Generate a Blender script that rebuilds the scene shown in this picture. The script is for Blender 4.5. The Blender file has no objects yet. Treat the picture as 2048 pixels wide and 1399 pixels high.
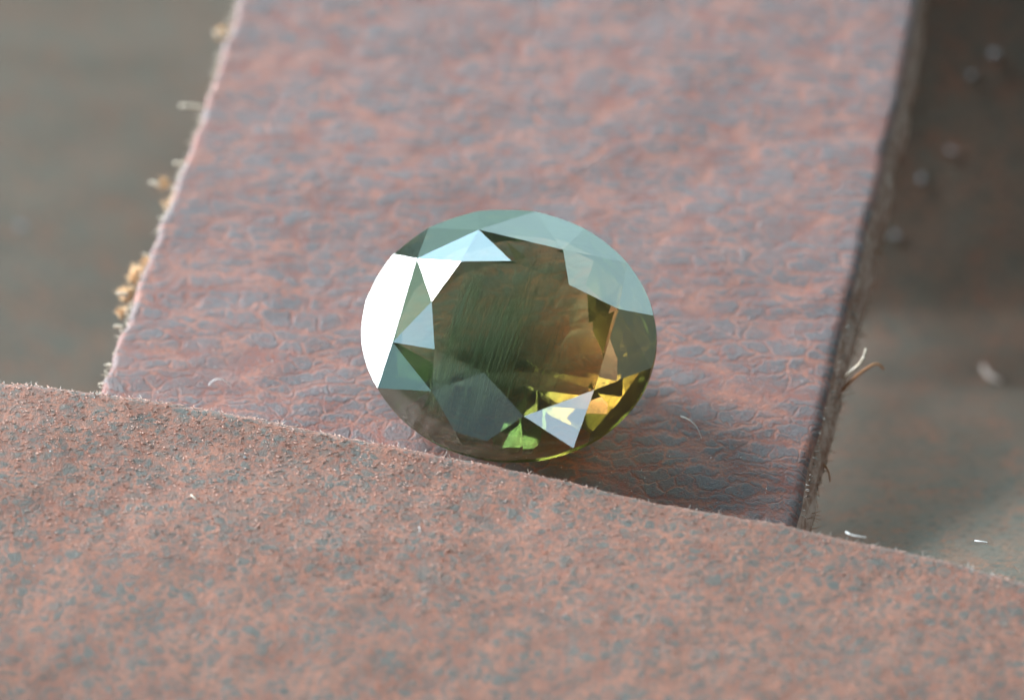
import bpy, bmesh, math, random
import numpy as np
from mathutils import Vector, Matrix

S = bpy.context.scene
COL = S.collection
R = math.radians
random.seed(7)
rng = np.random.default_rng(7)

# ------------------------------------------------------------------ units: 1 unit = 1 cm
S.unit_settings.system = 'METRIC'
S.unit_settings.scale_length = 0.01

# ------------------------------------------------------------------ camera (macro lens, looking down at 45 degrees)
ELEV, DIST = R(45), 11.8
C_AX = Vector((0, -math.cos(ELEV), math.sin(ELEV)))
UP_AX = Vector((0, math.sin(ELEV), math.cos(ELEV)))
CAM_P = C_AX * DIST
cam_d = bpy.data.cameras.new('camera')
cam = bpy.data.objects.new('camera', cam_d); COL.objects.link(cam)
cam.location = CAM_P
cam.rotation_euler = (R(90) - ELEV, 0, 0)
cam_d.sensor_width = 36
cam_d.lens = 36 * DIST / 2.048
cam_d.clip_start = 0.1; cam_d.clip_end = 500
cam_d.dof.use_dof = True
cam_d.dof.focus_distance = 11.50
cam_d.dof.aperture_fstop = 0.72
S.camera = cam

def at(px, py, z=0.0):
    """point on the horizontal plane at height z seen at a position of the 2048 x 1399 photograph"""
    d = -C_AX + Vector((1, 0, 0)) * ((px - 1024) / 11800) + UP_AX * ((699.5 - py) / 11800)
    t = (z - CAM_P.z) / d.z
    return CAM_P + d * t

# ------------------------------------------------------------------ world, lights of the windows and added lamps
W = bpy.data.worlds.new('World'); S.world = W; W.use_nodes = True
bg = W.node_tree.nodes['Background']
bg.inputs['Color'].default_value = (0.86, 0.95, 1.0, 1); bg.inputs['Strength'].default_value = 0.12
S.view_settings.view_transform = 'Standard'; S.view_settings.look = 'None'
S.view_settings.exposure = 0; S.view_settings.gamma = 1
S.cycles.max_bounces = 16; S.cycles.transmission_bounces = 14; S.cycles.glossy_bounces = 12
S.cycles.diffuse_bounces = 4; S.cycles.transparent_max_bounces = 32; S.cycles.volume_bounces = 2
S.cycles.sample_clamp_indirect = 8
S.cycles.caustics_reflective = True; S.cycles.caustics_refractive = True
S.cycles.use_denoising = True
try:
    S.cycles.denoiser = 'OPENIMAGEDENOISE'
except Exception:
    pass
S.cycles.volume_step_rate = 1.0

AIM = Vector((-0.01, -0.2, 0.3))
def rect_light(name, az, el, az_h, el_h, radiance, color, dist=60):
    """rectangular light, for windows and added lamps, seen from the stone in direction az (0 = away from camera, + = right), el"""
    a, e = R(az), R(el)
    d = Vector((math.sin(a) * math.cos(e), math.cos(a) * math.cos(e), math.sin(e)))
    L = bpy.data.lights.new(name, 'AREA'); L.shape = 'RECTANGLE'
    L.size = 2 * dist * math.tan(R(az_h)) * math.cos(e); L.size_y = 2 * dist * math.tan(R(el_h))
    L.color = color
    L.energy = radiance * math.pi * L.size * L.size_y
    o = bpy.data.objects.new(name, L); COL.objects.link(o)
    o.location = AIM + d * dist
    o.rotation_euler = (-d).to_track_quat('-Z', 'Y').to_euler()
    return o
rect_light('window_lower_pane', -60, 3, 25, 12, 30, (0.93, 0.98, 1.0))
rect_light('window_upper_pane', -50, 35, 9, 8, 66, (0.93, 0.98, 1.0))
rect_light('window_side_pane', -21, 31, 7, 12, 10, (0.52, 0.83, 1.0))
rect_light('window_corner_pane', -77, 30, 6, 6, 6, (0.50, 0.82, 1.0))
rect_light('far_window', 22, 22, 24, 11, 3.9, (0.60, 0.93, 0.97))
rect_light('left_opening', -100, 1, 8, 8, 2.4, (0.5, 0.92, 1.0))
rect_light('far_wall_fill', -9.5, -1, 14, 6, 1.8, (0.55, 0.95, 0.9))  # added dim lamp for the unseen far wall, tints the top girdle facets
rect_light('gap_fill_lamp', -59, 20.5, 10, 5, 2.6, (0.65, 1.0, 0.78))  # added lamp in the gap between the panes, brightens one dark left facet
rect_light('left_wall_fill', -130, 10, 20, 22, 0.85, (0.6, 0.86, 1.0))  # added lamp for an unseen wall, gives lower left facets something to mirror
rect_light('right_wall_fill', 85, 28, 16, 14, 0.8, (0.75, 1.0, 0.8))  # added lamp in place of the right room wall, lifts facets that side
rect_light('small_front_window', 175, 16, 5, 4, 7, (0.62, 0.84, 1.0))

# ------------------------------------------------------------------ helpers
def link(name, me, mat=None, parent=None, smooth=False):
    o = bpy.data.objects.new(name, me); COL.objects.link(o)
    if mat is not None: me.materials.append(mat)
    if parent is not None: o.parent = parent
    if smooth:
        me.polygons.foreach_set('use_smooth', np.ones(len(me.polygons), dtype=bool))
    return o
def mesh(name, v, f):
    me = bpy.data.meshes.new(name)
    me.from_pydata([tuple(map(float, p)) for p in v], [], [tuple(map(int, q)) for q in f]); me.update()
    return me
def empty(name, loc, label, cat, group=None):
    o = bpy.data.objects.new(name, None); COL.objects.link(o); o.location = loc
    o.empty_display_size = 0.1
    tag(o, label, cat, group)
    return o
def tag(o, label, cat, group=None):
    o['label'] = label; o['category'] = cat
    if group: o['group'] = group
    return o
def grid_mesh(name, P):
    """P: (n, m, 3) array of points"""
    n, m, _ = P.shape
    idx = np.arange(n * m).reshape(n, m)
    q = np.stack([idx[:-1, :-1], idx[:-1, 1:], idx[1:, 1:], idx[1:, :-1]], -1).reshape(-1, 4)
    me = bpy.data.meshes.new(name)
    me.vertices.add(n * m); me.vertices.foreach_set('co', P.reshape(-1).astype(np.float32))
    me.loops.add(q.size); me.loops.foreach_set('vertex_index', q.reshape(-1).astype(np.int32))
    me.polygons.add(len(q)); me.polygons.foreach_set('loop_start', (np.arange(len(q)) * 4).astype(np.int32))
    me.update(calc_edges=True); me.validate()
    return me
def vnoise(x, y, seed=0):
    """smooth value noise, arrays"""
    r = np.random.default_rng(seed); tab = r.random((256, 256))
    xi = np.floor(x).astype(int); yi = np.floor(y).astype(int)
    fx = x - xi; fy = y - yi
    fx = fx * fx * (3 - 2 * fx); fy = fy * fy * (3 - 2 * fy)
    g = lambda a, b: tab[a % 256, b % 256]
    return ((g(xi, yi) * (1 - fx) + g(xi + 1, yi) * fx) * (1 - fy) +
            (g(xi, yi + 1) * (1 - fx) + g(xi + 1, yi + 1) * fx) * fy) - 0.5
def fbm(x, y, seed=0, octs=4):
    s, a = 0, 1.0
    for k in range(octs):
        s = s + a * vnoise(x * 2 ** k + 17 * k, y * 2 ** k + 31 * k, seed + k); a *= 0.5
    return s

# ------------------------------------------------------------------ materials
def new_mat(name):
    m = bpy.data.materials.new(name); m.use_nodes = True
    nt = m.node_tree
    for n in list(nt.nodes): nt.nodes.remove(n)
    out = nt.nodes.new('ShaderNodeOutputMaterial')
    return m, nt, out
def N(nt, t, **kw):
    n = nt.nodes.new('ShaderNode' + t)
    for k, v in kw.items(): setattr(n, k, v)
    return n
def val(nt, sock, v):
    if hasattr(v, 'is_output') or isinstance(v, bpy.types.NodeSocket): nt.links.new(v, sock)
    else: sock.default_value = v
def mth(nt, op, a, b=None, clamp=False):
    n = N(nt, 'Math', operation=op); n.use_clamp = clamp
    val(nt, n.inputs[0], a)
    if b is not None: val(nt, n.inputs[1], b)
    return n.outputs[0]
def mixc(nt, f, a, b, blend='MIX'):
    n = N(nt, 'Mix', data_type='RGBA', blend_type=blend)
    val(nt, n.inputs[0], f); val(nt, n.inputs[6], a); val(nt, n.inputs[7], b)
    return n.outputs[2]
def sstep(nt, v, lo, hi):
    n = N(nt, 'MapRange', interpolation_type='SMOOTHSTEP')
    val(nt, n.inputs[0], v); n.inputs[1].default_value = lo; n.inputs[2].default_value = hi
    n.inputs[3].default_value = 0; n.inputs[4].default_value = 1
    return n.outputs[0]
def noise(nt, vec, scale, detail=3, rough=.55, dist=0):
    n = N(nt, 'TexNoise'); nt.links.new(vec, n.inputs['Vector'])
    n.inputs['Scale'].default_value = scale; n.inputs['Detail'].default_value = detail
    n.inputs['Roughness'].default_value = rough; n.inputs['Distortion'].default_value = dist
    return n
def mapping(nt, vec, scale=(1, 1, 1), rot=(0, 0, 0), loc=(0, 0, 0)):
    n = N(nt, 'Mapping'); nt.links.new(vec, n.inputs[0])
    n.inputs['Location'].default_value = loc; n.inputs['Rotation'].default_value = rot; n.inputs['Scale'].default_value = scale
    return n.outputs[0]
def voro(nt, vec, scale, feature='DISTANCE_TO_EDGE', rnd=1):
    n = N(nt, 'TexVoronoi', feature=feature); nt.links.new(vec, n.inputs['Vector'])
    n.inputs['Scale'].default_value = scale; n.inputs['Randomness'].default_value = rnd
    return n
def rgb(c): return (c[0], c[1], c[2], 1)

def leather(name, cell_scale, stretch, rot, cell_a, cell_b, crease_a, crease_b, crease_w=.22, lines=.5,
            dots=0.0, rough=.5, spec=.5, bump=.5, blotch=None, sheen=0.0, groove=.3, lump=.3, keep=(.35, .62), grit_mix=(.52, .68, .5)):
    m, nt, out = new_mat(name)
    tc = N(nt, 'TexCoord').outputs['Object']
    warp = noise(nt, tc, 7, 3)
    wv = N(nt, 'VectorMath', operation='MULTIPLY_ADD')
    nt.links.new(warp.outputs['Color'], wv.inputs[0]); wv.inputs[1].default_value = (.07, .07, 0)
    nt.links.new(tc, wv.inputs[2])
    warp2 = noise(nt, tc, 38, 2)
    wv2 = N(nt, 'VectorMath', operation='MULTIPLY_ADD')
    nt.links.new(warp2.outputs['Color'], wv2.inputs[0]); wv2.inputs[1].default_value = (.026, .026, 0)
    nt.links.new(wv.outputs[0], wv2.inputs[2])
    warp3 = noise(nt, tc, 150, 3, .7)
    wv3 = N(nt, 'VectorMath', operation='MULTIPLY_ADD')
    nt.links.new(warp3.outputs['Color'], wv3.inputs[0]); wv3.inputs[1].default_value = (.009, .009, 0)
    nt.links.new(wv2.outputs[0], wv3.inputs[2])
    p = mapping(nt, wv3.outputs[0], stretch, (0, 0, rot))
    # grain cells with creases between them
    e1 = voro(nt, p, cell_scale).outputs['Distance']
    e2 = voro(nt, p, cell_scale * 2.3).outputs['Distance']
    big = noise(nt, tc, 5.5, 3).outputs['Fac']
    mid = noise(nt, tc, 22, 3).outputs['Fac']
    fine = noise(nt, tc, 120, 4, .7).outputs['Fac']
    vfine = noise(nt, tc, 330, 2, .7).outputs['Fac']
    w1 = mth(nt, 'MULTIPLY', sstep(nt, mid, .3, .75), crease_w)
    w1 = mth(nt, 'ADD', w1, crease_w * .25)
    c1 = mth(nt, 'SUBTRACT', 1, mth(nt, 'DIVIDE', e1, w1, True), True)
    c1 = mth(nt, 'MULTIPLY', c1, sstep(nt, noise(nt, tc, 13, 2).outputs['Fac'], keep[0], keep[1]))
    c2 = mth(nt, 'MULTIPLY', mth(nt, 'SUBTRACT', 1, mth(nt, 'DIVIDE', e2, crease_w * .8, True), True), sstep(nt, mid, .45, .7))
    # long transverse cracks
    pl = mapping(nt, wv3.outputs[0], (2.8, 14.0, 1), (0, 0, rot + .06))
    e3 = voro(nt, pl, 1.25).outputs['Distance']
    c3 = mth(nt, 'MULTIPLY', mth(nt, 'SUBTRACT', 1, mth(nt, 'DIVIDE', e3, .10, True), True), sstep(nt, big, .28, .5))
    c3 = mth(nt, 'MULTIPLY', c3, lines)
    cr = mth(nt, 'MAXIMUM', mth(nt, 'MAXIMUM', c1, mth(nt, 'MULTIPLY', c2, .6)), c3)
    crn = mth(nt, 'MULTIPLY', cr, sstep(nt, fine, .25, .62), True)
    crn = mth(nt, 'ADD', mth(nt, 'MULTIPLY', crn, .75), mth(nt, 'MULTIPLY', cr, .25), True)
    # colours
    grit = noise(nt, tc, 62, 4, .75).outputs['Fac']
    cell = mixc(nt, sstep(nt, mth(nt, 'ADD', mth(nt, 'MULTIPLY', mid, .5), mth(nt, 'MULTIPLY', grit, .5)), .40, .60), rgb(cell_a), rgb(cell_b))
    cell = mixc(nt, mth(nt, 'MULTIPLY', sstep(nt, grit, grit_mix[0], grit_mix[1]), grit_mix[2]), cell, rgb(crease_a))
    crease = mixc(nt, sstep(nt, noise(nt, tc, 15, 2).outputs['Fac'], .38, .62), rgb(crease_a), rgb(crease_b))
    colr = mixc(nt, crn, cell, crease)
    if blotch:
        colr = mixc(nt, mth(nt, 'MULTIPLY', sstep(nt, noise(nt, tc, 9, 5, .7).outputs['Fac'], .42, .66), blotch[1]), colr, rgb(blotch[0]))
    if dots:
        d = voro(nt, mapping(nt, wv2.outputs[0], (1, 1.25, 1)), 30, 'F1').outputs['Distance']
        colr = mixc(nt, mth(nt, 'MULTIPLY', sstep(nt, d, .42, .16), dots), colr, rgb((.045, .062, .06)))
    br = mth(nt, 'ADD', mth(nt, 'MULTIPLY', fine, 1.0), mth(nt, 'MULTIPLY', vfine, .7))
    br = mth(nt, 'ADD', br, .15)
    colr = mixc(nt, 1.0, colr, br, 'MULTIPLY')
    # relief
    h = mth(nt, 'SUBTRACT', mth(nt, 'MULTIPLY', fine, .55), mth(nt, 'MULTIPLY', cr, groove))
    h = mth(nt, 'ADD', h, mth(nt, 'MULTIPLY', mid, lump))
    fib = noise(nt, mapping(nt, wv2.outputs[0], (1, 3.2, 1), (0, 0, rot)), 170, 3, .7).outputs['Fac']
    h = mth(nt, 'ADD', h, mth(nt, 'MULTIPLY', fib, .5))
    h = mth(nt, 'ADD', h, mth(nt, 'MULTIPLY', vfine, .34))
    b = N(nt, 'Bump'); b.inputs['Strength'].default_value = bump; b.inputs['Distance'].default_value = .012
    nt.links.new(h, b.inputs['Height'])
    ro = mth(nt, 'ADD', mth(nt, 'MULTIPLY', fine, .35), rough - .17)
    ro = mth(nt, 'ADD', ro, mth(nt, 'MULTIPLY', crn, .15))
    P = N(nt, 'BsdfPrincipled')
    nt.links.new(colr, P.inputs['Base Color']); nt.links.new(ro, P.inputs['Roughness'])
    P.inputs['Specular IOR Level'].default_value = spec
    if sheen:
        P.inputs['Sheen Weight'].default_value = sheen; P.inputs['Sheen Roughness'].default_value = .4
        P.inputs['Sheen Tint'].default_value = (.9, .95, 1, 1)
    nt.links.new(b.outputs[0], P.inputs['Normal']); nt.links.new(P.outputs[0], out.inputs[0])
    return m
def fuzzy(name, a, b, scale=60, rough=.8, spec=.3, bump=.4):
    m, nt, out = new_mat(name)
    tc = N(nt, 'TexCoord').outputs['Object']
    n1 = noise(nt, tc, scale, 4, .7).outputs['Fac']
    n2 = noise(nt, mapping(nt, tc, (1, 1, 4)), scale * .3, 3).outputs['Fac']
    c = mixc(nt, sstep(nt, mth(nt, 'ADD', mth(nt, 'MULTIPLY', n1, .6), mth(nt, 'MULTIPLY', n2, .4)), .38, .62), rgb(a), rgb(b))
    bm = N(nt, 'Bump'); bm.inputs['Strength'].default_value = bump; bm.inputs['Distance'].default_value = .01
    nt.links.new(n1, bm.inputs['Height'])
    P = N(nt, 'BsdfPrincipled'); nt.links.new(c, P.inputs['Base Color'])
    P.inputs['Roughness'].default_value = rough; P.inputs['Specular IOR Level'].default_value = spec
    nt.links.new(bm.outputs[0], P.inputs['Normal']); nt.links.new(P.outputs[0], out.inputs[0])
    return m

M_STRAP = leather('strap_leather', 17, (1.0, 1.75, 1), .1, (.115, .085, .094), (.078, .080, .094), (.25, .055, .028), (.40, .13, .075),
                  crease_w=.135, lines=1.0, rough=.50, spec=.65, bump=.48, sheen=.34, keep=(.10, .38), lump=.03, groove=.45, blotch=((.22, .085, .068), .28), grit_mix=(.48, .62, .55))
M_FLAP = leather('flap_leather', 40, (1.0, 1.2, 1), -.2, (.105, .098, .085), (.125, .088, .066), (.30, .10, .058), (.40, .15, .09),
                 crease_w=.50, lines=.5, dots=.45, rough=.53, spec=.6, bump=.42, sheen=.26, lump=.02, groove=.15, keep=(.1, .4))
M_SHEET = leather('sheet_leather', 30, (1.0, 1.1, 1), .4, (.145, .140, .118), (.155, .142, .118), (.29, .135, .09), (.22, .145, .105),
                  crease_w=.26, lines=.2, dots=.3, rough=.66, spec=.25, bump=.35, blotch=((.24, .14, .10), .4))
M_CUT = fuzzy('raw_cut_edge', (.30, .17, .13), (.54, .40, .36), 45)
M_PALE = fuzzy('pale_cut_edge', (.11, .095, .095), (.26, .24, .26), 35, rough=.6, spec=.4)
M_RUST = fuzzy('rust_flesh', (.20, .085, .035), (.33, .16, .07), 40)
M_TAN = fuzzy('tan_flesh', (.58, .34, .17), (.78, .54, .33), 70)
M_WHITE = fuzzy('white_lint', (.75, .78, .82), (.9, .9, .9), 60, rough=.5)
M_CREAM = fuzzy('cream_fibre', (.62, .52, .40), (.78, .70, .60), 60, rough=.5)
M_ORANGE = fuzzy('orange_fibre', (.40, .17, .07), (.52, .26, .12), 60, rough=.5)
M_GREYF = fuzzy('grey_fuzz', (.36, .31, .28), (.60, .55, .52), 60, rough=.5)
M_PINKF = fuzzy('pink_grain_fibre', (.46, .19, .12), (.72, .46, .38), 30, rough=.35, spec=.7)
M_FLAPEDGE = fuzzy('flap_edge', (.40, .19, .14), (.52, .31, .25), 45, rough=.5, spec=.5)
M_DUST = fuzzy('pale_dust', (.20, .22, .24), (.32, .34, .36), 40, rough=.7)

def glass(name, tint=(1, 1, 1), ior=1.77, rough=0.0):
    m, nt, out = new_mat(name)
    g = N(nt, 'BsdfGlass'); g.inputs['IOR'].default_value = ior; g.inputs['Roughness'].default_value = rough
    tc = N(nt, 'TexCoord').outputs['Object']
    n = noise(nt, tc, 14, 3).outputs['Fac']
    c = mixc(nt, sstep(nt, n, .3, .7), rgb([x * .985 for x in tint]), rgb(tint))
    nt.links.new(c, g.inputs['Color'])
    nt.links.new(g.outputs[0], out.inputs[0])
    return m
M_GEM = glass('sapphire_crown')
M_PAV = glass('sapphire_pavilion')
M_GIRDLE = glass('sapphire_girdle', (.8, .85, .75), rough=.12)

def gem_volume():
    """olive body colour of the stone: greener on the left, golden on the right"""
    m, nt, out = new_mat('sapphire_body_colour')
    tc = N(nt, 'TexCoord').outputs['Object']
    sp = N(nt, 'SeparateXYZ'); nt.links.new(tc, sp.inputs[0])
    t = mth(nt, 'ADD', sp.outputs[0], mth(nt, 'MULTIPLY', sp.outputs[1], -.5))
    c = mixc(nt, sstep(nt, t, -.02, .25), rgb((.48, .60, .35)), rgb((.92, .56, .03)))
    a = N(nt, 'VolumeAbsorption'); nt.links.new(c, a.inputs['Color']); a.inputs['Density'].default_value = 8.5
    sc = N(nt, 'VolumeScatter'); sc.inputs['Color'].default_value = (.62, .72, .55, 1); sc.inputs['Density'].default_value = .5
    ad = N(nt, 'AddShader'); nt.links.new(a.outputs[0], ad.inputs[0]); nt.links.new(sc.outputs[0], ad.inputs[1])
    nt.links.new(ad.outputs[0], out.inputs['Volume'])
    return m
M_BODY = gem_volume()

def silk_mat():
    m, nt, out = new_mat('silk')
    d = N(nt, 'BsdfDiffuse'); tc = N(nt, 'TexCoord').outputs['Object']
    n = noise(nt, tc, 9, 3).outputs['Fac']
    c = mixc(nt, sstep(nt, n, .35, .65), rgb((.34, .42, .27)), rgb((.46, .52, .50)))
    nt.links.new(c, d.inputs[0])
    tl = N(nt, 'BsdfTranslucent'); nt.links.new(c, tl.inputs[0])
    ad = N(nt, 'MixShader'); ad.inputs[0].default_value = .5
    nt.links.new(d.outputs[0], ad.inputs[1]); nt.links.new(tl.outputs[0], ad.inputs[2])
    tr = N(nt, 'BsdfTransparent')
    mx = N(nt, 'MixShader')
    a = mth(nt, 'MULTIPLY', sstep(nt, noise(nt, tc, 6, 2).outputs['Fac'], .28, .62), .30)
    nt.links.new(a, mx.inputs[0]); nt.links.new(tr.outputs[0], mx.inputs[1]); nt.links.new(ad.outputs[0], mx.inputs[2])
    nt.links.new(mx.outputs[0], out.inputs[0])
    return m
M_SILK = silk_mat()

# ------------------------------------------------------------------ lower leather sheet (background left and right)
def sheet_z(x, y):
    left = -0.66 - 0.30 * (y + .4) + .42 * np.clip(-x - .45, 0, 2)     # slopes up to the left, turned from the key light to shade darker
    right = -0.16 - 0.50 * np.clip(y + .45, -.3, 1.0) - .35 * np.clip(y - .55, 0, .3)
    fold = 1.05 * np.clip((y - .75) / 1.1, 0, 1) ** 1.5      # climbs again behind the strap, shaped to block far light and darken there
    right = right + fold
    s = np.clip((x + .45) / 1.25, 0, 1); s = s * s * (3 - 2 * s)
    return left * (1 - s) + right * s + .02 * fbm(x * 2.2, y * 2.2, 5, 3)
xs = np.linspace(-2.2, 2.4, 160); ys = np.linspace(-1.6, 3.2, 200)
XX, YY = np.meshgrid(xs, ys)
sheet = link('leather_sheet', grid_mesh('leather_sheet', np.stack([XX, YY, sheet_z(XX, YY)], -1)), M_SHEET, smooth=True)
tag(sheet, 'blurred grey green leather sheet lying lowest, beneath the strap', 'leather sheet')

# ------------------------------------------------------------------ pinkish strap the stone stands on
def interp_edge(pix, z=0.0):
    q = [at(px, py, z) for px, py in pix]
    q.sort(key=lambda v: v.y)
    return np.array([v.y for v in q]), np.array([v.x for v in q])
RE = interp_edge([(1560, 1180), (1592, 1032), (1628, 880), (1662, 760), (1692, 640), (1732, 470), (1768, 330), (1800, 180), (1820, 90), (1834, 0), (1850, -100), (1870, -250)])
LE = interp_edge([(90, 1080), (150, 920), (205, 768), (262, 610), (318, 450), (366, 330), (408, 225), (446, 95), (478, 0), (512, -110), (560, -250)])
def strap_edges(y):
    return np.interp(y, *LE), np.interp(y, *RE)
THK = 0.125
strap = empty('leather_strap', (0, 0, -THK), 'broad reddish pink leather strap with crease lines under the faceted stone', 'leather strap')
ys = np.linspace(-.62, 1.35, 330); u = np.linspace(0, 1, 300)
UU, YY = np.meshgrid(u, ys)
l, r = strap_edges(ys)
l = l + .007 * fbm(ys * 24, ys * 0, 3); r = r + .007 * fbm(ys * 10, ys * 0 + 3, 4)
XX = l[:, None] + (r - l)[:, None] * UU
def strap_z(x, y):
    dip = np.clip((x * .75 - y * .75 - .35), 0, 2)          # bends down towards its front right corner
    return .010 * fbm(x * 3, y * 4, 11, 3) + .0015 * fbm(x * 14, y * 22, 12, 3) - .16 * dip ** 2 - .032 * np.exp(-((x - .012) ** 2 + (y + .185) ** 2) / .003)     # soft dent under the stone
ZZ = strap_z(XX, YY)
dl = (XX - l[:, None]); dr = (r[:, None] - XX)
ZZ -= .010 * np.clip(1 - dl / .012, 0, 1) ** 2 + .012 * np.clip(1 - dr / .02, 0, 1) ** 2
P = np.stack([XX, YY, ZZ + THK], -1)
link('grain_surface', grid_mesh('grain_surface', P), M_STRAP, strap, True)
# right cut edge: slanting, ragged
k = np.linspace(0, 1, 14)
KK, Y2 = np.meshgrid(k, ys)
x0 = r[:, None] + .014 * KK + .012 * fbm(Y2 * 14, KK * 3, 21) * np.minimum(1, KK * 6) + .012 * np.sin(KK * 3.1)
z0 = ZZ[:, -1][:, None] * (1 - KK) - THK * KK + THK
link('cut_edge', grid_mesh('cut_edge', np.stack([x0, Y2 , z0], -1)), M_CUT, strap, True)['label'] = 'ragged grey brown right cut edge'
x0 = l[:, None] + .010 * KK - .010 * fbm(Y2 * 26, KK * 3, 22) * np.minimum(1, KK * 6)
z0 = ZZ[:, 0][:, None] * (1 - KK) - THK * KK + THK
o = link('cut_edge', grid_mesh('cut_edge', np.stack([x0[:, ::-1], Y2, z0[:, ::-1]], -1)), M_PALE, strap, True)
o['label'] = 'pale shiny left cut edge'
link('flesh_side', grid_mesh('flesh_side', np.stack([l[:, None] + (r + .012 - l)[:, None] * KK[:, ::-1], Y2, 0 * Y2], -1)), M_RUST, strap, True)

# tubes: polyline + radii -> mesh verts/faces
def tube(V, F, pts, r0, r1, seg=5):
    pts = [Vector(p) for p in pts]; n = len(pts); b0 = len(V)
    for i, p in enumerate(pts):
        t = (pts[min(i + 1, n - 1)] - pts[max(i - 1, 0)]).normalized()
        a = t.orthogonal().normalized(); b = t.cross(a)
        rr = r0 + (r1 - r0) * i / (n - 1)
        for s in range(seg):
            w = 2 * math.pi * s / seg
            V.append(p + a * (math.cos(w) * rr) + b * (math.sin(w) * rr))
    for i in range(n - 1):
        for s in range(seg):
            F.append((b0 + i * seg + s, b0 + i * seg + (s + 1) % seg, b0 + (i + 1) * seg + (s + 1) % seg, b0 + (i + 1) * seg + s))
    F.append(tuple(b0 + s for s in range(seg))[::-1]); F.append(tuple(b0 + (n - 1) * seg + s for s in range(seg)))
def curl(p, d, length, bend, n=5, drop=0):
    d = Vector(d).normalized(); side = Vector((0, 0, 1)).cross(d)
    if side.length < .01: side = Vector((1, 0, 0))
    side.normalize(); p = Vector(p); out = [p.copy()]
    for i in range(1, n):
        t = i / (n - 1)
        out.append(p + d * (length * t) + side * (bend * length * t * t) + Vector((0, 0, -drop * length * t * t)))
    return out
# loose fibres on the right cut edge
V, F = [], []
for i in range(520):
    y = random.uniform(-.42, 1.2); x = float(np.interp(y, *RE)); kk = .15 + .85 * random.random()
    p = (x + .016 * kk, y, -THK * kk)
    near = 1 if y < .2 else .8
    tube(V, F, curl(p, (random.uniform(.2, 1), random.uniform(-1, .9), random.uniform(-.6, .8)), random.uniform(.003, .012) * near,
                    random.uniform(-.8, .8), 4), random.uniform(.0010, .0018), .0005, 4)
link('fuzz', mesh('fuzz', V, F), M_GREYF, strap, True)['kind'] = 'stuff'
V, F = [], []
for i in range(300):
    y = random.uniform(-.42, 1.2); x = float(np.interp(y, *RE)) + .02
    p = (x - .01, y, -THK * random.uniform(.55, 1))
    tube(V, F, curl(p, (random.uniform(.4, 1), random.uniform(-1, .6), random.uniform(-.5, .6)), random.uniform(.006, .024),
                    random.uniform(-1.6, 1.6), 5), random.uniform(.0007, .0015), .0004, 4)
o = link('fuzz', mesh('fuzz', V, F), M_RUST, strap, True); o['kind'] = 'stuff'
o['label'] = 'rust coloured fibres of the flesh side'
for ch in strap.children:
    if ch.name.startswith('fuzz'): ch.location.z = THK
V, F = [], []
for i in range(360):
    y = random.uniform(-.4, 1.2); x = float(np.interp(y, *LE))
    tube(V, F, curl((x + .004, y, THK - random.uniform(.002, .03)), (random.uniform(-1, -.2), random.uniform(-.8, .8), random.uniform(-.3, .6)), random.uniform(.004, .018),
                    random.uniform(-1, 1), 4), random.uniform(.0008, .0018), .0005, 4)
o = link('fuzz', mesh('fuzz', V, F), M_CREAM, strap, True); o['kind'] = 'stuff'
# tan tufts on the left edge
def tuft(px, py, size, z):
    bm = bmesh.new()
    bmesh.ops.create_icosphere(bm, subdivisions=3, radius=1)
    sd = random.random() * 50
    for v in bm.verts:
        n = float(fbm(np.array([v.co.x * 2.6 + sd]), np.array([v.co.y * 2.6 + v.co.z * 2.1]), 40, 4)[0])
        v.co *= (1 + 1.7 * n); v.co.x *= 1.0; v.co.y *= random.uniform(1.0, 1.06) * 1.15; v.co.z *= .7
        v.co *= size
    me0 = bpy.data.meshes.new('clump'); bm.to_mesh(me0); bm.free()
    V = [v_.co * .62 for v_ in me0.vertices]; F = [tuple(f_.vertices) for f_ in me0.polygons]
    bpy.data.meshes.remove(me0)
    for _ in range(46):
        d = Vector((random.gauss(-.4, .8), random.gauss(0, .9), random.gauss(.1, .7))).normalized()
        tube(V, F, curl(d * size * random.uniform(.1, .6), d + Vector((random.gauss(0, .5), random.gauss(0, .5), random.gauss(0, .5))), size * random.uniform(.5, 1.1),
                        random.uniform(-.9, .9), 4), size * random.uniform(.05, .12), size * .03, 4)
    o = link('flesh_tuft', mesh('flesh_tuft', V, F), M_TAN, strap, True)
    p = at(px, py, z); o.location = (p.x, p.y, p.z + THK)
    return o
for px, py, s in ((446, 66, .015), (330, 365, .014), (343, 412, .017), (356, 390, .012), (283, 545, .021), (272, 560, .013), (256, 588, .020), (246, 625, .013), (296, 522, .014)):
    tuft(px, py, s, -.05)
for px, py, dx, dy, ln in ((408, 217, -1, .25, .05), (372, 330, -1, .3, .025), (318, 370, -1, .6, .02), (445, 70, -1, .5, .02), (255, 590, -1, .3, .022), (246, 655, -1, .3, .018)):
    V, F = [], []
    c = at(px, py, -.02)
    tube(V, F, curl((0, 0, 0), (dx, dy, .1), ln, .2), .005, .003, 6)
    o = link('edge_fibre', mesh('edge_fibre', V, F), M_CREAM, strap, True); o.location = (c.x, c.y, c.z + THK)

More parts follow.
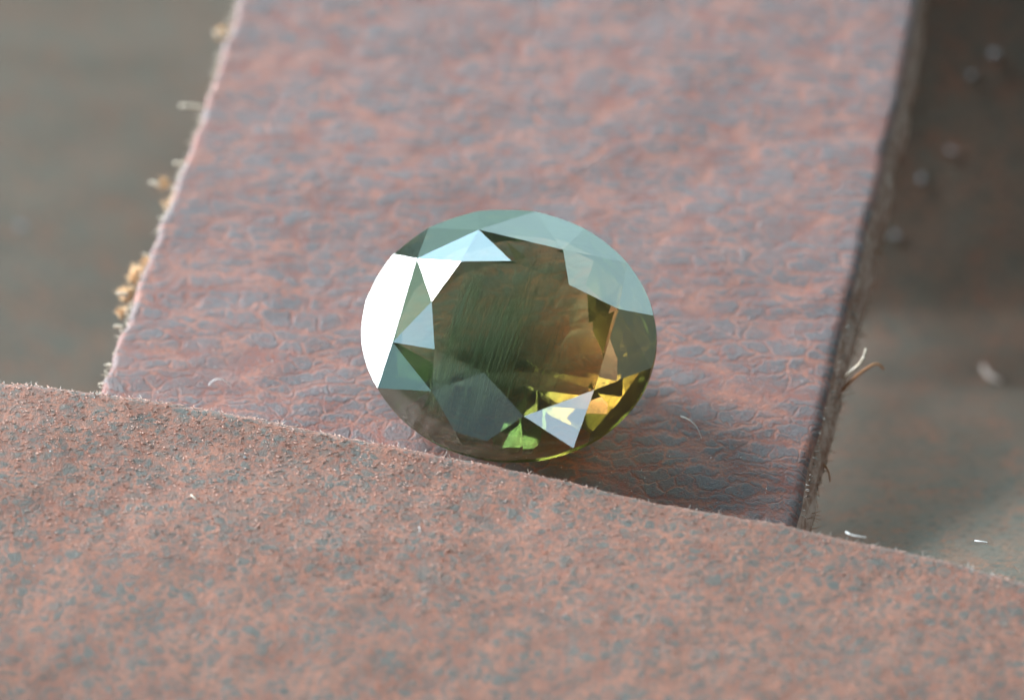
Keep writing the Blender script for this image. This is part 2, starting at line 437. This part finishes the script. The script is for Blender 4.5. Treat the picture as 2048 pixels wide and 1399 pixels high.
# ------------------------------------------------------------------ front leather flap, lying over the strap
FZ = .135
EDGE = [(-140, 732), (-60, 743), (0, 751), (100, 762), (200, 773), (300, 786), (400, 801), (500, 819), (600, 842), (700, 861), (780, 876), (861, 894), (940, 908),
        (1000, 921), (1043, 931), (1100, 941), (1160, 955), (1215, 968), (1290, 986), (1352, 999), (1450, 1016), (1530, 1027), (1610, 1045), (1700, 1066), (1800, 1086), (1900, 1110), (2048, 1150), (2150, 1178), (2250, 1205)]
ep = [at(px, py, FZ) for px, py in EDGE]
ex = np.array([p.x for p in ep]); ey = np.array([p.y for p in ep])
flap = empty('leather_flap', (0, -1.0, 0), 'reddish brown speckled leather piece in front with its raised edge against the stone', 'leather piece')
xs = np.linspace(-1.3, 1.3, 420); v = np.concatenate([np.linspace(0, .04, 16)[:-1], np.linspace(.04, 1, 200) ** 1.25 / 1]) ; v = np.unique(np.clip(v, 0, 1))
yedge = np.interp(xs, ex, ey) + .004 * fbm(xs * 18, xs * 0, 31)
XX, VV = np.meshgrid(xs, v)
YY = yedge[None, :] * (1 - VV) + (-1.25) * VV
dist = yedge[None, :] - YY
ZZ = FZ + .010 * fbm(XX * 3, YY * 3, 33, 3) * np.clip(dist / .1, 0, 1) + .0014 * fbm(XX * 20, YY * 20, 34, 3) - .022 * np.clip(1 - dist / .03, 0, 1) ** 2 - .10 * np.clip((dist - .25), 0, 2) ** 1.5
link('grain_surface', grid_mesh('grain_surface', np.stack([XX, YY + 1.0, ZZ], -1)[::-1]), M_FLAP, flap, True)
k = np.linspace(0, 1, 10); KK, X2 = np.meshgrid(k, xs)
ye = yedge[:, None] + .022 * np.sin(KK * math.pi / 2) + .006 * fbm(X2 * 22, KK * 3, 35) * KK
ze = ZZ[0][:, None] * 1 - (ZZ[0][:, None] - .012) * KK ** 1.5
zfloor = np.where((X2 > -.95) & (X2 < .72), .012, -.1); ze = ZZ[0][:, None] + (zfloor - ZZ[0][:, None]) * KK ** 1.6
link('cut_edge', grid_mesh('cut_edge', np.stack([X2, ye + 1.0, ze], -1)), M_FLAPEDGE, flap, True)
# short glinting grain fibres lying on the flap
def flap_z(x, y):
    ye_ = float(np.interp(x, xs, yedge)); d = ye_ - y
    a = np.array([x]); b = np.array([y])
    return FZ + float(.010 * fbm(a * 3, b * 3, 33, 3)[0]) * min(1, d / .1) + float(.0014 * fbm(a * 20, b * 20, 34, 3)[0]) - .022 * max(0, 1 - d / .03) ** 2 - .10 * max(0, d - .25) ** 1.5
V, F = [], []
for i in range(5500):
    x = random.uniform(-1.12, 1.12)
    if x > -.1 and random.random() < .6: continue
    ye_ = float(np.interp(x, xs, yedge)); y = ye_ - random.random() ** 1.5 * .42 - .004
    z = flap_z(x, y) + .001
    a = random.gauss(-.2, .45) + (math.pi if random.random() < .5 else 0)
    tube(V, F, curl((x, y + 1.0, z), (math.cos(a), math.sin(a), random.uniform(-.02, .05)), random.uniform(.003, .010), random.uniform(-.3, .3), 3, .1),
         random.uniform(.0005, .0009), .0004, 3)
link('grain_fibre', mesh('grain_fibre', V, F), M_PINKF, flap, True)['kind'] = 'stuff'
V, F = [], []
for i in range(260):
    x = random.uniform(-1.05, 1.1); ye_ = float(np.interp(x, xs, yedge))
    z = float(np.interp(x, xs, ZZ[0])) - random.uniform(0, .01)
    tube(V, F, curl((x, ye_ + 1.0 + .002, z), (random.uniform(-1, 1), random.uniform(-.1, .6), random.uniform(0, .6)), random.uniform(.004, .013), random.uniform(-.8, .8), 4),
         random.uniform(.0007, .0012), .0004, 3)
o = link('fuzz', mesh('fuzz', V, F), M_GREYF, flap, True); o['kind'] = 'stuff'

# ------------------------------------------------------------------ the faceted stone
GEM_BACK = .100
GC = Vector((-0.0078, -0.2131, 0.255)) - C_AX * GEM_BACK; GN = Vector((-0.19478772, -0.34006683, 0.92000668))
gx = Vector((1, 0, 0)); gx = (gx - GN * gx.dot(GN)).normalized(); gy = GN.cross(gx)
gem = empty('oval_gemstone', (0, 0, 0), 'oval faceted olive green and golden gemstone leaning on the leather edge', 'gemstone')
gm = Matrix((gx, gy, GN)).transposed().to_4x4(); gm.translation = GC
gem.matrix_world = gm
# table corners, star corners, girdle corners in the stone's own axes (cm)
T = [(-0.0751, 0.1219, 0.0950), (0.0258, 0.1135, 0.0950), (0.1399, 0.0516, 0.0950), (0.1404, -0.0495, 0.0950), (0.0806, -0.1308, 0.0950), (-0.0290, -0.1210, 0.0950), (-0.1266, -0.0626, 0.0950), (-0.1331, 0.0403, 0.0950)]
SS = [(-0.1704, 0.1523, 0.0630), (-0.0462, 0.2034, 0.0630), (0.1223, 0.1443, 0.0630), (0.2317, 0.0057, 0.0630), (0.1827, -0.1624, 0.0630), (0.0439, -0.2060, 0.0630), (-0.1388, -0.1373, 0.0630), (-0.2185, -0.0236, 0.0600)]
G = [(-0.1594, 0.2452, -0.0000), (-0.0612, 0.2774, -0.0000), (0.0539, 0.2642, 0.0000), (0.1534, 0.2167, 0.0000), (0.2391, 0.1339, 0.0000), (0.2902, 0.0154, -0.0000), (0.2822, -0.0956, -0.0000), (0.2246, -0.1962, 0.0000), (0.1294, -0.2542, 0.0000), (0.0285, -0.2708, 0.0000), (-0.0796, -0.2437, 0.0000), (-0.1935, -0.1832, -0.0000), (-0.2570, -0.0940, 0.0080), (-0.2914, 0.0010, 0.0060), (-0.2888, 0.1006, 0.0000), (-0.2314, 0.1963, -0.0000)]
T = [Vector(p) for p in T]; SS = [Vector(p) for p in SS]; G = [Vector(p) for p in G]
gcen = Vector((0, 0, 0))
for g in G: gcen += g / 16
gcen.z = 0
A = np.array([[g.x ** 2, g.x * g.y, g.y ** 2, g.x, g.y] for g in G]); ek = np.linalg.lstsq(A, np.ones(16), rcond=None)[0]
def on_rim(a):
    """radius of the fitted rim ellipse from gcen at angle a"""
    c, s = math.cos(a), math.sin(a)
    q = ek[0] * c * c + ek[1] * c * s + ek[2] * s * s
    l = c * (2 * ek[0] * gcen.x + ek[1] * gcen.y + ek[3]) + s * (ek[1] * gcen.x + 2 * ek[2] * gcen.y + ek[4])
    f = ek[0] * gcen.x ** 2 + ek[1] * gcen.x * gcen.y + ek[2] * gcen.y ** 2 + ek[3] * gcen.x + ek[4] * gcen.y - 1
    r = (-l + math.sqrt(l * l - 4 * q * f)) / (2 * q)
    return Vector((gcen.x + r * c, gcen.y + r * s, 0))
def ang(p): return math.atan2(p.y - gcen.y, p.x - gcen.x)
NA = 8
rim = []                       # upper edge of the girdle, wavy like a real scalloped girdle
facets = []
def facet(name, pts):
    facets.append((name, pts))
for i in range(8):
    j = (i + 1) % 8
    facet('star_facet', [SS[i], T[i], T[i - 1]])
    facet('inner_main_facet', [T[i], SS[i], SS[j]])
G = [Vector((on_rim(ang(g)).x, on_rim(ang(g)).y, g.z)) for g in G]
rim_seg = {}
for gi in range(16):
    a, b = G[gi], G[(gi + 1) % 16]
    si = ((gi + 1) // 2) % 8 if gi % 2 == 0 else ((gi + 1) // 2) % 8
    # G[2i] lies between star corners i and i+1; G[2i-1] lies outside star corner i
    si = (gi // 2 + 1) % 8
    s = SS[si]
    n = (a - s).cross(b - s)
    a0, a1 = ang(a), ang(b)
    while a1 - a0 > math.pi: a1 -= 2 * math.pi
    while a1 - a0 < -math.pi: a1 += 2 * math.pi
    arc = [a]
    for t in range(1, NA):
        p = on_rim(a0 + (a1 - a0) * t / NA)
        p.z = s.z - (n.x * (p.x - s.x) + n.y * (p.y - s.y)) / n.z
        arc.append(p)
    arc.append(b)
    rim_seg[gi] = arc
    facet('girdle_facet', [s] + arc)
for i in range(8):
    facet('outer_main_facet', [G[2 * i], SS[(i + 1) % 8], SS[i]])
facet('table_facet', list(T))
def fmesh(name, pts, up=True):
    c = pts[0]
    nrm = Vector((0, 0, 0))
    for k_ in range(1, len(pts) - 1): nrm += (pts[k_] - c).cross(pts[k_ + 1] - c)
    if (nrm.z < 0) == up: pts = pts[::-1]
    return mesh(name, pts, [tuple(range(len(pts)))])
for name, pts in facets:
    link(name, fmesh(name, list(pts)), M_GEM, gem)
# girdle band
ring = []
for gi in range(16): ring += rim_seg[gi][:-1]
nr = len(ring)
GT = .014
low = []
for p in ring: low.append(Vector((p.x, p.y, min(p.z, 0) * .3 - GT)))
f = [(k_, (k_ + 1) % nr, nr + (k_ + 1) % nr, nr + k_) for k_ in range(nr)]
me = mesh('girdle', ring + low, f)
bm = bmesh.new(); bm.from_mesh(me); bm.faces.ensure_lookup_table()
if bm.faces[0].normal.dot(bm.faces[0].calc_center_median() - gcen) < 0: bmesh.ops.reverse_faces(bm, faces=bm.faces[:])
bm.to_mesh(me); bm.free()
link('girdle', me, M_GIRDLE, gem, True)
# pavilion: lower halves, mains, culet
CUL = Vector((0.024, -0.0279, -0.1978))
def rimdir(i, f_, z):      # i: girdle corner; rings shrink towards the culet like the tiers of a step cut
    g = G[i % 16]
    return Vector((CUL.x + (g.x - CUL.x) * f_, CUL.y + (g.y - CUL.y) * f_, z))
pv, pf = list(low), []
# each pavilion tier: share of rim radius, depth, corner offsets searched to steer inner glints
tiers = [(0.8412, -0.0811), (0.6606, -0.1471), (0.3961, -0.1828)]
corner_dz = [[0.006, 0.0023, 0.0012, 0.0028, -0.0027, -0.0019, 0.0019, 0.006, -0.0001, 0.0041, -0.006, -0.0059, -0.0012, -0.006, -0.003, 0.001], [0.006, -0.0001, -0.0003, -0.005, 0.0033, -0.006, 0.0035, -0.0058, -0.0027, 0.006, -0.0023, -0.006, -0.0016, -0.0017, 0.0037, -0.0002], [-0.006, -0.0012, 0.006, 0.003, 0.0053, 0.0027, -0.006, -0.0008, -0.0043, 0.0022, -0.0053, -0.0006, 0.0019, 0.0019, -0.0015, 0.0022]]
tb = []
for (f_, z_), dz in zip(tiers, corner_dz):
    tb.append(len(pv)); pv += [rimdir(i, f_, z_ + dz[i]) for i in range(16)]
cu = len(pv); pv.append(CUL)
for i in range(16):
    j = (i + 1) % 16
    pf.append(tuple((i * NA + t) % nr for t in range(NA + 1)) + (tb[0] + j, tb[0] + i))
    pf.append((tb[0] + i, tb[0] + j, tb[1] + j, tb[1] + i))
    pf.append((tb[1] + i, tb[1] + j, tb[2] + j, tb[2] + i))
    pf.append((tb[2] + i, tb[2] + j, cu))
me = mesh('pavilion', pv, pf)
bm = bmesh.new(); bm.from_mesh(me)
bmesh.ops.recalc_face_normals(bm, faces=bm.faces[:])
bm.faces.ensure_lookup_table()
if bm.faces[0].normal.z > 0: bmesh.ops.reverse_faces(bm, faces=bm.faces[:])
bm.to_mesh(me); bm.free()
pav = link('pavilion', me, M_PAV, gem)
# coloured interior: a closed solid just inside the polished skin
bm = bmesh.new()
def addp(L): return [bm.verts.new(p) for p in L]
inset = lambda p: Vector((gcen.x + (p.x - gcen.x) * .985, gcen.y + (p.y - gcen.y) * .985, (p.z + .06) * .985 - .06))
allp = [inset(p) for p in T + SS + ring + pv]
vs = addp(allp)
ch = bmesh.ops.convex_hull(bm, input=vs)
bmesh.ops.delete(bm, geom=[g for g in ch['geom_interior'] if isinstance(g, bmesh.types.BMVert)], context='VERTS')
bmesh.ops.recalc_face_normals(bm, faces=bm.faces[:])
me = bpy.data.meshes.new('interior'); bm.to_mesh(me); bm.free()
link('interior', me, M_BODY, gem)
# silk: bundles of fine parallel needles inside the stone
V, F = [], []
sdir = Vector((.30, .95, 0)).normalized(); sper = Vector((.95, -.30, 0))
bands = [(random.gauss(0, .07), random.uniform(.004, .014), random.uniform(-.07, .02)) for _ in range(26)]
for i in range(900):
    bq, bw, bz = random.choice(bands)
    q = bq + random.gauss(0, bw); w = random.uniform(-.16, .12); z = bz + random.gauss(0, .012)
    if abs(q) > .17 or z > .06 or z < -.1: continue
    ln = random.uniform(.03, .16); wd = random.uniform(.0015, .005)
    c = sper * q + sdir * (w) + Vector((0, 0, z)) + gcen
    d = (sdir + sper * random.gauss(0, .03)).normalized() * ln / 2; s_ = sper * wd / 2
    b0 = len(V)
    V += [c - d, c - s_, c + d, c + s_]
    F.append((b0, b0 + 1, b0 + 2, b0 + 3))
o = link('silk_inclusion', mesh('silk_inclusion', V, F), M_SILK, gem); o['kind'] = 'stuff'

# ------------------------------------------------------------------ stray fibres, lint and dust
def fibre(name, pts, r0, r1, mat, label, cat='fibre', group=None):
    c = Vector(pts[0]); V, F = [], []
    # smooth the polyline
    for _ in range(2):
        q = [pts[0]]
        for a, b in zip(pts[:-1], pts[1:]):
            q += [Vector(a).lerp(Vector(b), .25), Vector(a).lerp(Vector(b), .75)]
        q.append(pts[-1]); pts = q
    tube(V, F, [Vector(p) - c for p in pts], r0, r1, 6)
    o = link(name, mesh(name, V, F), mat, None, True); o.location = c
    return tag(o, label, cat, group)
zz = lambda px, py, z: at(px, py, z)
fibre('fibre', [zz(1362, 832, .006), zz(1378, 838, .02), zz(1394, 852, .02), zz(1403, 876, .006)], .0009, .0006, M_WHITE,
      'thin white curved hair on the strap right of the stone')
fibre('fibre', [zz(418, 770, .004), zz(426, 760, .014), zz(440, 757, .018), zz(452, 762, .014), zz(462, 774, .004)], .0012, .0008, M_WHITE,
      'white hooked fibre on the strap left of the stone, above the front edge')
fibre('fibre', [zz(1688, 756, -.05), zz(1703, 742, -.02), zz(1718, 730, .0), zz(1728, 715, .02), zz(1732, 697, .03)], .0042, .0024, M_CREAM,
      'pale cream upright fibre sticking out of the right cut edge')
fibre('fibre', [zz(1676, 788, -.1), zz(1692, 772, -.06), zz(1712, 752, -.04), zz(1735, 735, -.02), zz(1755, 725, -.02), zz(1768, 738, -.03)], .0038, .0022, M_ORANGE,
      'orange brown curling fibre beside the cream one at the right cut edge')
fibre('fibre', [zz(1640, 925, -.1), zz(1652, 932, -.09), zz(1658, 945, -.1), zz(1660, 962, -.12)], .0025, .0014, M_ORANGE,
      'small rust hook of fibre low on the right cut edge')
fibre('lint', [zz(1950, 1081, -.095), zz(1962, 1083, -.09), zz(1974, 1085, -.095)], .0026, .002, M_WHITE, 'short straight white lint rod on the grey sheet at the lower right', 'lint')
fibre('lint', [zz(1692, 1063, .125), zz(1704, 1070, .130), zz(1718, 1072, .130), zz(1732, 1074, .127)], .0019, .0012, M_WHITE, 'bent white lint thread lying on the front edge, right of the strap corner', 'lint')
def sheet_pt(px, py):
    z = -.3
    for _ in range(30):
        p = at(px, py, z); z = .5 * z + .5 * float(sheet_z(np.array([p.x]), np.array([p.y]))[0])
    return at(px, py, z)
a = sheet_pt(1966, 738); b = sheet_pt(1975, 756); c = sheet_pt(2000, 768)
up = Vector((0, 0, .01))
fibre('lint', [a + up, b + up, c + up], .005, .004, M_GREYF, 'blurred bent pale lint piece on the grey sheet at the right', 'lint')
fibre('fibre', [zz(836, 1050, .132), zz(840, 1058, .138), zz(839, 1068, .132)], .0008, .0005, M_WHITE, 'tiny curved white fibre on the front leather below the stone')
fibre('fibre', [zz(382, 989, .132), zz(391, 997, .136), zz(400, 1005, .132)], .0016, .0007, M_CREAM, 'tiny pale splinter on the front leather at the left')
# crumbs of dust on the sheet
crumb_me = []
for k_ in range(4):
    bm = bmesh.new(); bmesh.ops.create_icosphere(bm, subdivisions=2, radius=1)
    for v_ in bm.verts: v_.co *= 1 + random.uniform(-.3, .35)
    me = bpy.data.meshes.new('dust_crumb'); bm.to_mesh(me); bm.free(); me.materials.append(M_DUST); crumb_me.append(me)
def crumb(p, s, label, group='dust crumbs on the leather'):
    o = bpy.data.objects.new('dust_crumb', random.choice(crumb_me)); COL.objects.link(o)
    o.location = p; o.scale = (s * random.uniform(.6, 1.3), s * random.uniform(.5, .9), s * .15); o.rotation_euler = (0, 0, random.random() * 6)
    return tag(o, label, 'dust', group)
for px, py, s, lab in ((1988, 108, .016, 'blurred pale dust crumb in the dark top right corner, largest there'),
                       (1944, 152, .010, 'faint dust crumb down and left of the largest one at the top right'),
                       (1902, 302, .010, 'faint dust crumb midway down the shadow right of the strap'),
                       (1843, 357, .014, 'pale blurred dust crumb close to the right edge of the strap'),
                       (1790, 472, .012, 'blurred dust crumb nearest the strap in the right shadow'),
                       (42, 455, .012, 'lone pale dust crumb on the grey sheet at the far left'),
                       (393, 142, .010, 'faint dust crumb on the grey sheet near the upper left strap edge')):
    p = sheet_pt(px, py); crumb(p + Vector((0, 0, .004)), s, lab)
for px, py, s, lab in ((490, 912, .004, 'bright white speck on the front leather left of the stone'),
                       (462, 980, .003, 'small white speck below the bright speck on the front leather')):
    p = zz(px, py, FZ); crumb(Vector((p.x, p.y, flap_z(p.x, p.y) + s * .5)), s, lab)
# fine glitter of dust, too small to count
bm = bmesh.new()
V, F = [], []
def speck(p, s):
    b0 = len(V)
    o_ = [Vector((random.gauss(0, 1), random.gauss(0, 1), random.gauss(0, 1))).normalized() * s for _ in range(4)]
    V.extend([p + q for q in o_]); F.extend([(b0, b0 + 1, b0 + 2), (b0, b0 + 2, b0 + 3), (b0, b0 + 3, b0 + 1), (b0 + 1, b0 + 3, b0 + 2)])
for i in range(420):
    x = random.uniform(-1.1, 1.1); ye_ = float(np.interp(x, xs, yedge)); y = ye_ - random.random() * .6 - .003
    speck(Vector((x, y, flap_z(x, y) + .001)), random.uniform(.0007, .0018))
for i in range(380):
    y = random.uniform(-.42, .35); l_, r_ = strap_edges(y); x = random.uniform(float(l_) + .03, float(r_) - .02)
    speck(Vector((x, y, float(strap_z(np.array([x]), np.array([y]))[0]) + .001)), random.uniform(.0007, .0018))
o = link('dust', mesh('dust', V, F), M_WHITE); o['kind'] = 'stuff'
tag(o, 'fine white dust glinting all over the leather', 'dust')
